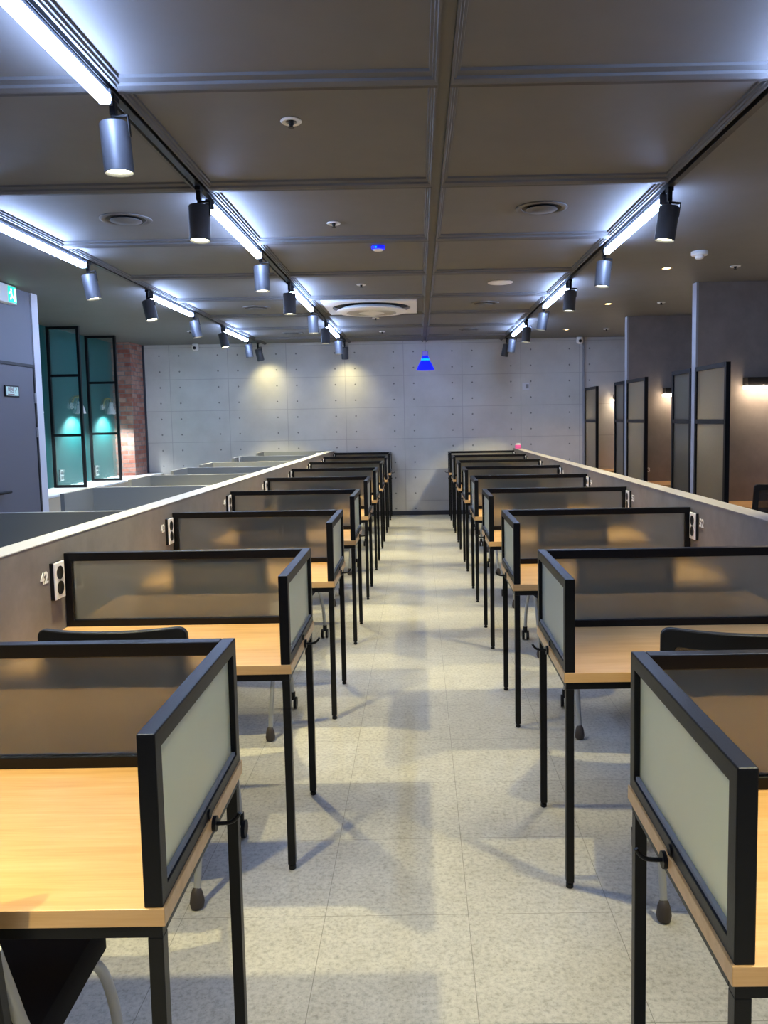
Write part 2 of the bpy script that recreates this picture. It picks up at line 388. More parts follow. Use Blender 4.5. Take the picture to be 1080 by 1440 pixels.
# ceiling mouldings: panel borders with a dark groove between neighbours
BEAMY = [3.2 + 1.3485*i for i in range(-3, 8)]
def long_mould(x, side):
    # strip of moulding running along the room; side=+1 slopes up towards +X
    p = [(x, ZC), (x, ZC-0.028), (x+side*0.010, ZC-0.028), (x+side*0.013, ZC-0.020), (x+side*0.021, ZC-0.020), (x+side*0.024, ZC-0.010), (x+side*0.034, ZC-0.010), (x+side*0.036, ZC)]
    return p
tn = 6
for x, sd in ((0.098, -1), (0.148, 1), (-1.165, 1), (1.430, -1), (-1.235, -1), (-2.600, 1)):
    m = MB().prism(long_mould(x, sd), 'y', YF, YW)
    struct(m.build('trim_%d' % tn, MOULD)); tn += 1
for y in BEAMY:
    m = MB()
    for xa, xb in ((-2.60, -1.235), (-1.165, 0.098), (0.148, 1.430)):
        m.prism([(y-0.085, ZC), (y-0.080, ZC-0.010), (y-0.045, ZC-0.014), (y-0.040, ZC-0.024), (y-0.012, ZC-0.030), (y, ZC-0.030), (y, ZC)], 'x', xa, xb)
    o = struct(m.build('trim_%d' % tn, MOULD))
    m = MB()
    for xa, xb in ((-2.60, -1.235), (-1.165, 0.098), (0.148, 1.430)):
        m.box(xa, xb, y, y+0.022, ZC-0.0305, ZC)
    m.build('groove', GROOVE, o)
    tn += 1

# ------------------------------------------------------------------ door in the left wall
dr = empty('door_1', (-3.9, 7.0, 0)); dr['kind'] = 'structure'
m = MB(); m.box(0.0, 0.012, 0.0, 0.03, 0, 2.27); m.box(0.0, 0.012, 0.97, 1.0, 0, 2.27); m.box(0.0, 0.012, 0.03, 0.97, 2.24, 2.27)
m.build('door_frame', GROOVE, dr, bevel=0.002)
MB().box(0.0, 0.006, 0.036, 0.962, 0.01, 2.234).build('door_leaf', DOORGREY, dr, bevel=0.002)
for z in (0.3, 1.587, 1.933):
    MB().tube([(0.013, 0.968, z-0.05), (0.013, 0.968, z+0.05)], 0.009, 10).build('hinge', SILVERMET, dr)
h = MB(); h.lathe([(0, 0), (0.026, 0), (0.026, 0.012), (0, 0.012)], mat=Matrix.Translation((0.006, 0.10, 1.04)) @ Matrix.Rotation(PI/2, 4, 'Y'))
h.tube([(0.012, 0.10, 1.04), (0.055, 0.10, 1.04), (0.06, 0.12, 1.04), (0.06, 0.30, 1.04)], 0.014)
h.build('handle', BLACKPL, dr, smooth=True)
ds = empty('door_sign', (-3.893, 7.515, 1.988))
tag(ds, 'small pale green sign in black frame on the grey door', 'sign')
m = MB(); m.box(0, 0.012, -0.13, 0.13, -0.055, 0.055).build('sign_frame', BLACKPL, ds, bevel=0.003)
MB().box(0.012, 0.014, -0.112, 0.112, -0.042, 0.042).build('sign_plate', LUMI, ds)
t = text_mesh('lettering', '비상구', 0.062, REDINK, ds); t.location = (0.0145, 0, 0.009); t.rotation_euler = (PI/2, 0, PI/2)
MB().box(0.014, 0.0148, -0.09, 0.03, -0.034, -0.027).build('underline', REDINK, ds)
ex = empty('exit_sign', (-3.9, 7.44, 2.895))
tag(ex, 'lit green running man exit sign on wall above grey door', 'sign')
MB().box(0, 0.07, -0.16, 0.16, -0.085, 0.085).build('sign_housing', WHITE, ex, bevel=0.006)
MB().box(0.07, 0.073, 0.005, 0.150, -0.072, 0.072).build('sign_face', EXITG, ex)
m = MB(); X0 = 0.0735; SC_ = 0.9
def fig(pts): m.prism([(0.066 + y*SC_, z*SC_) for y, z in pts], 'x', X0, X0+0.001)
fig([(-0.01+0.014*math.cos(a*PI/6), 0.050+0.014*math.sin(a*PI/6)) for a in range(12)])
fig([(-0.03, 0.032), (0.0, 0.032), (0.008, -0.01), (-0.018, -0.01)])
fig([(-0.018, -0.01), (0.008, -0.01), (-0.025, -0.06), (-0.042, -0.055)])
fig([(-0.004, -0.01), (0.008, -0.004), (0.036, -0.035), (0.026, -0.046)])
fig([(-0.03, 0.032), (-0.025, 0.018), (-0.052, 0.0), (-0.058, 0.011)])
m.box(X0, X0+0.001, 0.108, 0.142, -0.062, 0.062)
m.build('running_figure', EXITW, ex)

# ------------------------------------------------------------------ low partitions either side of the desk rows
def part_x(side, y):
    if side < 0:
        t = (y - 2.8) / (13.45 - 2.8); return -1.552 + t * 0.085
    return 1.612
def part_z(side, y):
    t = max(0, (y - 3.0)) / 10.45
    return (1.180 - 0.040*t) if side < 0 else (1.160 - 0.030*t)
for side, lab in ((-1, 'long low taupe partition wall left of the aisle with pale top'), (1, 'long low grey partition wall right of the aisle with pale top')):
    p = empty('low_partition', (0, 0, 0)); tag(p, lab, 'partition')
    y0, y1 = 0.6, YW-0.005; TH = 0.115*side
    def hexa(mb, dx0, dx1, dz0, dz1, absz0=None):
        vv = []
        for y in (y0, y1):
            xa, z = part_x(side, y), part_z(side, y)
            lo = absz0 if absz0 is not None else z + dz0
            vv.append([mb.bm.verts.new(q) for q in ((xa+dx0, y, lo), (xa+dx1, y, lo), (xa+dx1, y, z+dz1), (xa+dx0, y, z+dz1))])
        a, b_ = vv
        mb.bm.faces.new(a); mb.bm.faces.new(list(reversed(b_)))
        for i in range(4): mb.bm.faces.new((a[i], b_[i], b_[(i+1) % 4], a[(i+1) % 4]))
        return mb
    hexa(MB(), 0, TH, 0, -0.004, 0.0).build('panel', STONE, p)
    hexa(MB(), -0.002*side, TH+0.002*side, -0.004, 0.0).build('capping', CAPW if side < 0 else CAPR, p)

# ------------------------------------------------------------------ chairs
def smoothpath(pts, n=6):
    # Catmull-Rom through pts
    P = [Vector(p) for p in pts]; P = [P[0]*2-P[1]] + P + [P[-1]*2-P[-2]]; out = []
    for i in range(1, len(P)-2):
        for k in range(n):
            t = k/n; a, b_, c, d = P[i-1], P[i], P[i+1], P[i+2]
            out.append(0.5*((2*b_) + (-a+c)*t + (2*a-5*b_+4*c-d)*t*t + (-a+3*b_-3*c+d)*t**3))
    out.append(P[-2]); return out
def rrect(x0, x1, z0, z1, r, n=6):
    pts = []
    for cx, cz, a0 in ((x1-r, z1-r, 0), (x0+r, z1-r, PI/2), (x0+r, z0+r, PI), (x1-r, z0+r, 3*PI/2)):
        for k in range(n+1):
            a = a0 + k/n*PI/2; pts.append((cx + r*math.cos(a), cz + r*math.sin(a)))
    return pts
def densify(pts, step=0.03):
    out = []
    n = len(pts)
    for i in range(n):
        a, b_ = pts[i], pts[(i+1) % n]; L = math.hypot(b_[0]-a[0], b_[1]-a[1]); k = max(1, int(L/step))
        for j in range(k): out.append((a[0]+(b_[0]-a[0])*j/k, a[1]+(b_[1]-a[1])*j/k))
    return out
def back_y(x, z):
    return -0.305 - (z-0.55)*0.14 + 0.06*(x/0.24)**2
def make_chair():
    t = empty('mesh_back_chair')
    # seat: rounded cushion
    m = MB(); pts = densify(rrect(-0.248, 0.248, -0.225, 0.245, 0.07), 0.04)
    rows = [(0.93, 0.398), (1.0, 0.418), (1.0, 0.462), (0.96, 0.478), (0.80, 0.484)]
    rings = [[m.bm.verts.new((x*s, y*s, z - 0.03*max(0, (y-0.1)/0.13)**2*0.5)) for x, y in pts] for s, z in rows]
    for A, B in zip(rings, rings[1:]):
        n = len(A)
        for k in range(n): m.bm.faces.new((A[k], A[(k+1) % n], B[(k+1) % n], B[k]))
    m.bm.faces.new(list(reversed(rings[0]))); m.bm.faces.new(rings[-1])
    m.build('seat', FABRIC, t, smooth=True)
    # backrest frame: a curved rounded ring
    prof_o = densify(rrect(-0.24, 0.24, 0.53, 1.0, 0.03), 0.035)
    cx, cz = 0.0, 0.755
    def inner(p):
        x, z = p
        return (max(-0.20, min(0.20, x*0.835)), max(0.575, min(0.943, cz + (z-cz)*0.80)))
    m = MB(); loops = []
    for which, off in ((0, -0.014), (0, 0.014), (1, 0.014), (1, -0.014)):
        L = []
        for p in prof_o:
            x, z = p if which == 0 else inner(p)
            L.append(m.bm.verts.new((x, back_y(x, z)+off, z)))
        loops.append(L)
    for A, B in zip(loops, loops[1:] + loops[:1]):
        n = len(A)
        for k in range(n): m.bm.faces.new((A[k], A[(k+1) % n], B[(k+1) % n], B[k]))
    bf = m.build('backrest', BLACKPL, t, bevel=0.004, smooth=True)
    m = MB(); gx, gz = 14, 12
    for off in (0.0, 0.003):
        G = [[m.bm.verts.new((-0.203+0.406*i/gx, back_y(-0.203+0.406*i/gx, 0.57+0.376*j/gz)+off, 0.57+0.376*j/gz)) for i in range(gx+1)] for j in range(gz+1)]
        for j in range(gz):
            for i in range(gx): m.bm.faces.new((G[j][i], G[j][i+1], G[j+1][i+1], G[j+1][i]))
    m.build('mesh_panel', NET, bf, smooth=True)
    # tubular frame
    for s in (-1, 1):
        rl = MB().tube(smoothpath([(s*0.215, -0.24, 0.045), (s*0.222, -0.205, 0.22), (s*0.232, -0.155, 0.42), (s*0.232, -0.20, 0.56), (s*0.225, back_y(0.225, 0.72)+0.024, 0.72)]), 0.0125).build('leg', SILVER, t, smooth=True)
        g = MB().lathe([(0.006, 0.075), (0.015, 0.068), (0.021, 0.05), (0.025, 0.022), (0.022, 0.006), (0.012, 0), (0, 0)], s*0.215, -0.24, 20).build('glide', GLIDE, rl, smooth=True)
        fl = MB().tube(smoothpath([(s*0.258, 0.225, 0.085), (s*0.248, 0.215, 0.25), (s*0.226, 0.19, 0.365), (s*0.200, 0.13, 0.402), (s*0.205, -0.03, 0.402), (s*0.228, -0.15, 0.40)]), 0.0125).build('leg', SILVER, t, smooth=True)
        c = MB()
        for dx in (-0.017, 0.017):
            c.tube([(s*0.258+dx-0.008, 0.215, 0.034), (s*0.258+dx+0.008, 0.215, 0.034)], 0.034, 22)
        c.tube([(s*0.258, 0.222, 0.05), (s*0.258, 0.226, 0.095)], 0.016, 14)
        c.build('caster', BLACKPL, fl, smooth=True)
    MB().tube([(-0.226, -0.15, 0.405), (0.226, -0.15, 0.405)], 0.011).build('crossbar', SILVER, t, smooth=True)
    MB().tube([(-0.215, 0.15, 0.40), (0.215, 0.15, 0.40)], 0.011).build('crossbar', SILVER, t, smooth=True)
    return t
CHAIR = make_chair()
chair_used = [False]
def place_chair(x, y, rz, label, group):
    o = CHAIR if not chair_used[0] else copy_tree(CHAIR)
    chair_used[0] = True
    o.location = (x, y, 0); o.rotation_euler = (0, 0, rz); tag(o, label, 'chair', group); return o

# ------------------------------------------------------------------ desks of the two rows
ZT, ZS, DD = 0.778, 1.102, 0.622
def make_desk(side, xe, yf, label, group):
    # side -1: left of the aisle.  u runs from the aisle edge towards the partition
    wmin = abs(part_x(side, yf+DD) - xe)
    wfront = abs(part_x(side, yf) - xe)
    wd = min(wmin, wfront) - 0.003
    t = empty('study_desk', (xe, yf, 0)); tag(t, label, 'desk', group)
    def B(mb, u0, u1, v0, v1, z0, z1): return mb.box(side*u0, side*u1, v0, v1, z0, z1)
    B(MB(), 0, wd, 0, DD, ZT-0.034, ZT).build('tabletop', WOOD, t, bevel=0.0015)
    m = MB(); zr0, zr1 = ZT-0.060, ZT-0.034
    B(m, 0.008, wd-0.01, 0.008, 0.034, zr0, zr1); B(m, 0.008, wd-0.01, DD-0.034, DD-0.008, zr0, zr1)
    B(m, 0.008, 0.034, 0.034, DD-0.034, zr0, zr1); B(m, wd-0.036, wd-0.01, 0.034, DD-0.034, zr0, zr1)
    m.build('rail', BLACK, t, bevel=0.0015)
    for u0 in (0.008, wd-0.038):
        for v0 in (0.008, DD-0.038):
            lg = B(MB(), u0, u0+0.028, v0, v0+0.028, 0.022, zr0).build('leg', BLACK, t, bevel=0.002)
            MB().lathe([(0, 0.03), (0.009, 0.03), (0.009, 0.016), (0.0135, 0.014), (0.0135, 0.002), (0.011, 0), (0, 0)], side*(u0+0.014), v0+0.014, 16).build('foot', BLACKPL, lg, smooth=True)
    # screen across the back
    b0, b1, th = DD-0.038, DD-0.004, 0.034
    m = MB().ring((side*0.038, side*(wd-0.002), ZT, ZS), (side*0.055, side*(wd-0.034), ZT+0.030, ZS-0.036), 'y', b0, b1)
    bs = m.build('back_screen', BLACK, t, bevel=0.0025)
    B(MB(), 0.055, wd-0.034, b0+0.013, b0+0.019, ZT+0.030, ZS-0.036).build('glass_pane', FROST, bs)
    # panel along the aisle end
    e0, e1 = 0.004, 0.038
    m = MB().ring((0.003, DD-0.004, ZT, ZS), (0.037, DD-0.038, ZT+0.030, ZS-0.036), 'x', side*e0, side*e1)
    ep = m.build('end_panel', BLACK, t, bevel=0.0025)
    B(MB(), e0+0.014, e0+0.020, 0.037, DD-0.038, ZT+0.030, ZS-0.036).build('glass_pane', FROSTE, ep)
    B(MB(), e0+0.004, e0+0.013, 0.038, DD-0.039, ZT+0.029, ZT+0.038).build('glazing_bead', GREYPL, ep, bevel=0.001)
    MB().tube([(side*0.000, 0.318, ZT+0.012), (side*0.006, 0.318, ZT+0.012)], 0.011, 16).build('hook_reflection', BLACKPL, ep, smooth=True)  # solid black disc modelled for the coat hook's dark reflection on the rail
    # coat hook on the tabletop edge
    m = MB(); hv, hz = 0.335, ZT-0.019
    m.tube([(0, hv, hz), (-side*0.008, hv, hz)], 0.017, 20)
    m.tube(smoothpath([(-side*0.006, hv, hz), (-side*0.035, hv, hz+0.002), (-side*0.050, hv, hz+0.010), (-side*0.060, hv, hz+0.024)], 4), 0.0045, 10)
    m.build('coat_hook', BLACKPL, t, smooth=True)
    return t
XE = {-1: -0.474, 1: 0.481}
YFR = {-1: 1.340, 1: 1.171}
PITCH = 1.4357
names = {-1: 'left', 1: 'right'}
jit = {(-1, 1): -0.03, (-1, 2): -0.01}
FIX = {(-1, 0): (-1.005, 1.56, 0.03), (-1, 1): (-1.0, 2.78, 0.0), (1, 1): (1.03, 2.63, -0.19), (1, 2): (1.04, 4.11, -0.12)}
for side in (-1, 1):
    sd = names[side]
    for n in range(9):
        yf = YFR[side] + PITCH*n + jit.get((side, n), 0)
        if yf + DD > YW - 0.005: yf = YW - 0.008 - DD
        if n == 0:
            lab = {-1: 'wooden desk with black framed frosted screens, nearest on the left, cut by frame', 1: 'wooden desk with black framed frosted screens, nearest on the right, cut by frame'}[side]
        elif n == 8:
            lab = 'last black framed wooden desk of %s row, against the concrete wall' % sd
        else:
            lab = '%s black framed wooden desk from the front in the row %s of the aisle' % (ORD[n], sd)
        make_desk(side, XE[side], yf, lab, 'study desks along the aisle')
        cxm = {-1: -1.0, 1: 1.03}[side]
        dy = {(-1, 0): 0.20, (1, 0): 0.22, (-1, 1): 0.0, (1, 1): -0.01}.get((side, n), random.uniform(-0.03, 0.06))
        rz = random.uniform(-0.05, 0.05)
        cx_ = cxm + random.uniform(-0.015, 0.015)
        if (side, n) in FIX: cx_, cy_, rz = FIX[(side, n)]; dy = cy_ - yf
        place_chair(cx_, yf + dy, rz, 'black mesh backed chair with silver legs at %s desk in %s row' % (ORD[n], sd), 'chairs at the aisle desks')

# power outlets and seat numbers on the partitions
def outlet_proto(socket_r=0.026):
    t = empty('power_outlet')
    MB().box(0, 0.016, -0.045, 0.045, -0.078, 0.078).build('back_box', BLACKPL, t)
    pl = MB().box(0.014, 0.022, -0.045, 0.045, -0.078, 0.078).build('cover_plate', WHITE, t, bevel=0.003)
    for z in (-0.031, 0.033):
        MB().lathe([(0, 0.0225), (0.021, 0.0225), (0.024, 0.0245), (0.0285, 0.0245), (0.0285, 0.021), (0, 0.021)], seg=24, mat=Matrix.Translation((0, 0, z)) @ Matrix.Rotation(PI/2, 4, 'Y')).build('socket', SOCK, pl, smooth=True)
    return t
OUT = outlet_proto(); out_used = [False]
def place_outlet(loc, rz, label, group):
    o = OUT if not out_used[0] else copy_tree(OUT)
    out_used[0] = True
    o.location = loc; o.rotation_euler = (0, 0, rz); tag(o, label, 'outlet', group); return o
for side in (-1, 1):
    for n in range(1, 9):
        if side == 1 and n == 1: continue
        yf = YFR[side] + PITCH*n + jit.get((side, n), 0)
        if yf + DD > YW - 0.005: yf = YW - 0.008 - DD
        yo = yf + DD - 0.038 - 0.075
        num = (41 if side < 0 else 50) + n
        xo = part_x(side, yo)
        place_outlet((xo, yo, 1.0), 0 if side < 0 else PI, 'white double socket beside seat number %d on the %s partition' % (num, names[side]), 'desk power outlets')
        tx = text_mesh('seat_number', str(num), 0.068, WHITE, bold=0.0012, extrude=0.001)
        yt = yo - 0.095
        tx.location = (part_x(side, yt) - side*0.002, yt, 1.025)
        tx.rotation_euler = (PI/2, 0, PI/2 if side < 0 else -PI/2)
        tag(tx, 'white seat number %d on the %s partition' % (num, names[side]), 'seat number', 'seat numbers')

pk = empty('pink_sticky_pad', (1.665, 13.2, part_z(1, 13.2)))
tag(pk, 'small bright pink pad at far end of right partition top', 'notepad')
MB().box(-0.048, 0.048, -0.03, 0.03, 0, 0.062).build('pad', PINK, pk, bevel=0.006)
MB().box(-0.03, 0.035, -0.02, 0.02, 0.062, 0.085).build('paper_slip', WHITE, pk, bevel=0.002)
ps = MB().box(-0.05, 0.05, -0.12, 0.12, 0, 0.012).build('paper_slip', WHITE, bevel=0.002)
ps.location = (-1.545, 12.1, part_z(-1, 12.1)); tag(ps, 'small white slip lying on far part of left partition top', 'paper')

# ------------------------------------------------------------------ grey carrels beyond the left partition
ZCAR = 1.145
carY = [4.56, 6.33, 7.70, 8.94, 10.05, 11.72, 13.38]
for i, y in enumerate(carY):
    t = empty('study_carrel', (-2.69, y, 0))
    tag(t, ('nearest' if i == 0 else 'farthest' if i == 6 else ORD[i] + ' nearest') + ' grey laminate carrel behind the left partition', 'carrel', 'grey carrels behind the left partition')
    xr = part_x(-1, y) - 0.118 + 2.69
    MB().box(0.03, xr, 0, 0.028, 0, ZCAR-0.004).build('back_panel', CARREL, t)
    MB().box(0.0, 0.03, -0.52 if i else -0.75, 0.028, 0, ZCAR-0.004).build('side_panel', CARREL, t)
    m = MB(); m.box(0.03, xr, 0, 0.028, ZCAR-0.004, ZCAR); m.box(0.0, 0.03, -0.52 if i else -0.75, 0.028, ZCAR-0.004, ZCAR)
    m.build('edge_band', CARREL_EDGE, t)
    MB().box(0.031, xr-0.004, -0.56, -0.001, 0.745, 0.775).build('worktop', CARREL, t, bevel=0.002)
place_outlet((-2.655, 11.45, 1.06), 0, 'white double socket on inner side panel of a grey carrel', 'carrel outlets')

# ------------------------------------------------------------------ teal alcove: counter, glass dividers, wall lamps
t = empty('window_counter', (XT, 8.13, 0)); tag(t, 'white topped beige counter along the teal wall', 'counter')
m = MB(); m.box(0, 0.58, 0.0, 4.74, 0.785, 0.81); m.box(0.315, 0.58, 4.74, 5.33, 0.785, 0.81); m.build('worktop', SILL, t, bevel=0.002)
MB().box(0.54, 0.565, 0.0, 5.33, 0, 0.784).build('front_panel', BEIGE, t)
def framed_screen(name, mid, label, cat, axis, a0, a1, b, z0, z1, bars, wd, gmat, group):
    # glass screen in a black frame; axis: direction of its width, b: position on the other axis
    t = empty(name, (((a0+a1)/2, b, z0) if axis == 'x' else (b, (a0+a1)/2, z0))); tag(t, label, cat, group)
    L = (a1-a0)/2; H = z1-z0; th = 0.022
    def bx(mb, p0, p1, q0, q1, k=th):
        return mb.box(p0, p1, -k, k, q0, q1) if axis == 'x' else mb.box(-k, k, p0, p1, q0, q1)
    m = MB()
    bx(m, -L, -L+wd, 0, H); bx(m, L-wd, L, 0, H); bx(m, -L+wd, L-wd, 0, wd); bx(m, -L+wd, L-wd, H-wd, H)
    edges = [wd]
    for z in sorted(bars):
        bx(m, -L+wd, L-wd, z-z0-wd/2, z-z0+wd/2); edges += [z-z0-wd/2, z-z0+wd/2]
    edges.append(H-wd)
    m.build('frame', BLACK, t, bevel=0.002)
    for e0, e1 in zip(edges[::2], edges[1::2]):
        bx(MB(), -L+wd, L-wd, e0, e1, 0.004).build('glass_pane', gmat, t)
    return t
framed_screen('glass_divider', 0, 'tall black framed textured glass divider nearest the grey door', 'glass divider', 'x', -4.975, -4.535, 10.6, 0.811, 2.975, (2.32, 1.52), 0.035, HAMMER, 'glass dividers on the counter')
framed_screen('glass_divider', 0, 'tall black framed textured glass divider beside the brick column', 'glass divider', 'x', -4.955, -4.50, 11.78, 0.811, 2.975, (2.28, 1.52), 0.035, HAMMER, 'glass dividers on the counter')
def make_sconce():
    t = empty('wall_lamp')
    MB().lathe([(0, 0), (0.045, 0), (0.045, 0.012), (0.036, 0.02), (0, 0.02)], seg=28, mat=Matrix.Rotation(PI/2, 4, 'Y')).build('wall_plate', WHITE, t, smooth=True)
    MB().tube(smoothpath([(0.015, 0, 0), (0.03, 0, 0.09), (0.08, 0, 0.14), (0.125, 0, 0.12), (0.135, 0, 0.05)], 6), 0.012).build('arm', GOLD, t, smooth=True)
    MB().lathe([(0, 0.07), (0.02, 0.07), (0.028, 0.04), (0.072, -0.11), (0.069, -0.11), (0.024, 0.035), (0, 0.04)], 0.135, 0, 28).build('lamp_shade', WHITE, t, smooth=True)
    MB().lathe([(0, 0.0), (0.018, -0.01), (0.024, -0.04), (0.018, -0.07), (0, -0.08)], 0.135, 0, 20).build('bulb', EXITW_B, t, smooth=True)
    return t
EXITW_B = emit('cool_white_bulb', (0.9, 0.97, 1.0), 6.0)
SC = make_sconce()
for i, (y, lab) in enumerate(((10.02, 'white cone wall lamp on teal wall, half hidden by white trim'), (11.3, 'white cone wall lamp seen through the nearer glass divider'), (12.42, 'white cone wall lamp seen through divider beside brick column'))):
    o = SC if i == 0 else copy_tree(SC)
    o.location = (XT, y, 1.93); tag(o, lab, 'wall lamp', 'wall lamps above the counter')
    L = bpy.data.lights.new('sconce_light', 'SPOT'); L.energy = SCONCE_W; L.spot_size = math.radians(130); L.spot_blend = 0.7; L.shadow_soft_size = 0.03; L.color = (0.85, 0.95, 1.0)
    lo = bpy.data.objects.new('sconce_light', L); C.objects.link(lo); lo.parent = o; lo.location = (0.135, 0, -0.10); lo.rotation_euler = (0, math.radians(4), 0)
for y, z, lab in ((10.85, 0.96, 'white double socket low on teal wall behind nearer glass divider'), (12.04, 0.95, 'white double socket low on teal wall behind divider beside bricks')):
    place_outlet((XT, y, z), 0, lab, 'counter outlets')

# ------------------------------------------------------------------ booths on the right
SX = 2.868
zs0 = 0.0
def booth_screen(y0, y1, lab):
    framed_screen('booth_screen', 0, lab, 'glass screen', 'y', y0, y1, 2.857, 0.0, 2.13, (1.578, 0.78), 0.045, REED, 'glass screens of the booths')
booth_screen(7.27, 8.094, 'black framed glass screen in front of the nearest booth wall')
booth_screen(8.216, 8.83, 'black framed glass screen just behind the nearest booth wall')
booth_screen(9.87, 10.744, 'black framed glass screen in front of the middle booth wall')
booth_screen(10.866, 11.41, 'black framed glass screen just behind the middle booth wall')
booth_screen(12.57, 13.465, 'black framed glass screen against the concrete back wall')
pos = ['nearest booth', 'middle booth', 'farthest booth']
for i, yw_ in enumerate((8.1, 10.75, YW)):
    t = empty('bar_lamp', (3.31, yw_, 1.90)); tag(t, 'black bar lamp with glowing underside on the wall of the %s' % pos[i], 'wall lamp', 'bar lamps of the booths')
    MB().box(0.02, 1.02, -0.13, -0.0005, 0.032, 0.115).build('housing', BLACKPL, t, bevel=0.002)
    MB().box(0.0, 1.04, -0.145, -0.06, 0.0, 0.032).build('diffuser', BOOTHLED, t, bevel=0.004)
    t = empty('booth_desk', (2.89, yw_-0.601, 0)); tag(t, 'wooden booth desk below bar lamp in the %s' % pos[i], 'desk', 'desks of the booths')
    MB().box(0, 1.5, 0, 0.6, 0.715, 0.745).build('tabletop', WOOD, t, bevel=0.002)
    for x in (0.05, 1.42):
        for y in (0.03, 0.53):
            MB().box(x, x+0.03, y, y+0.03, 0, 0.715).build('leg', BLACK, t, bevel=0.002)
place_chair(3.31, 7.52, 0.05, 'black mesh backed chair at desk of the nearest booth', 'chairs in the booths')
place_chair(3.62, 10.10, 0.0, 'black mesh backed chair at desk of the middle booth', 'chairs in the booths')
place_chair(3.52, 12.80, 0.0, 'black mesh backed chair at desk of the farthest booth', 'chairs in the booths')
for num, x, y in ((63, 3.13, 10.75), (64, 3.02, 8.1)):
    tx = text_mesh('seat_number', str(num), 0.085, WHITE, bold=0.0015, extrude=0.001)
    tx.location = (x, y-0.002, 0.90); tx.rotation_euler = (PI/2, 0, 0)
    tag(tx, 'white seat number %d on the booth wall above the desk' % num, 'seat number', 'booth seat numbers')

# ------------------------------------------------------------------ track lighting
TRX = {'left': -1.2, 'far left': -2.635, 'right': 1.475}
for nm, x in TRX.items():
    tag(MB().box(x-0.018, x+0.018, -1.4, 13.15, ZC-0.030, ZC-0.0005).build('track_rail', BLACK, bevel=0.002), 'long black %s lighting track along the ceiling' % nm, 'lighting track')
def make_tube():
    t = empty('tube_light')
    MB().box(-0.016, 0.016, -0.70, 0.70, -0.030, -0.005).build('housing', SPOTBODY, t, bevel=0.002)
    m = MB(); m.prism([(-0.025, -0.031), (0.025, -0.031), (0.025, -0.052), (0.016, -0.064), (-0.016, -0.064), (-0.025, -0.052)], 'y', -0.69, 0.69)
    m.build('diffuser', TUBE, t)
    for a in (-0.71, 0.691): MB().box(-0.025, 0.025, a, a+0.019, -0.064, -0.005).build('end_cap', SPOTBODY, t, bevel=0.002)
    return t
TB = make_tube()
tubes = {'left': [2.46, 5.39, 8.34, 11.22, -0.47], 'far left': [5.62, 8.58, 11.50], 'right': [2.54, 5.47, 8.45, 11.46, -0.40]}  # last left and right tubes are unseen, added to light near desk fronts
first = True
for nm, ys in tubes.items():
    for i, y in enumerate(ys):
        o = TB if first else copy_tree(TB); first = False
        o.location = (TRX[nm], y, ZC-0.030)
        tag(o, ('%s glowing white tube light from the front on the %s track' % (ORD[i], nm)) if y > 0 else 'glowing white tube light on the %s track, added unseen behind the camera' % nm, 'tube light', 'tube lights on the tracks')
def make_spot(lens):
    t = empty('track_spotlight')
    m = MB(); m.box(-0.016, 0.016, -0.028, 0.028, -0.022, -0.0005); m.box(-0.012, 0.012, -0.016, 0.016, -0.075, -0.022)
    m.build('adapter', BLACKPL, t, bevel=0.002)
    hd = empty('lamp_head', (0, 0, -0.10)); hd.parent = t
    R_ = 0.058
    body = MB().lathe([(0.0, 0.0), (0.040, 0.0), (R_-0.004, -0.004), (R_, -0.010), (R_, -0.195), (R_-0.003, -0.198), (R_-0.006, -0.195), (R_-0.008, -0.184), (0, -0.184)], seg=40).build('shade', SPOTBODY, hd, smooth=True)
    MB().lathe([(R_-0.009, -0.1845), (R_-0.009, -0.186), (0, -0.190)], seg=32).build('lens', lens, hd, smooth=True)
    m = MB(); m.box(R_-0.002, R_+0.004, -0.010, 0.010, -0.06, 0.02); m.box(-0.008, R_+0.004, -0.010, 0.010, 0.014, 0.024); m.box(-0.008, 0.008, -0.010, 0.010, 0.0, 0.03)
    m.build('bracket', BLACKPL, hd, bevel=0.002)
    return t, hd
spots = {  # first left and right spots are unseen extras that brighten the nearest desks
    'left': [(0.30, 0, 0), (1.6, 0, 0), (3.24, 3, 2), (4.46, 0, -3), (6.17, 2, 0), (7.50, 0, 0), (9.12, 3, 0), (10.36, 0, 0), (12.0, 3, 0), (13.02, 0, 14)],
    'far left': [(6.40, 9, 3), (7.78, 12, -4), (9.36, 10, 3), (10.70, 12, -3), (12.30, 6, 4), (13.06, 10, 14)],
    'right': [(0.40, -4, 0), (1.72, -4, 0), (4.66, -7, 3), (6.26, -5, 0), (7.64, -4, 0), (9.24, -8, 3), (10.66, -5, 0), (12.26, -8, 4), (13.06, -12, 0)]}
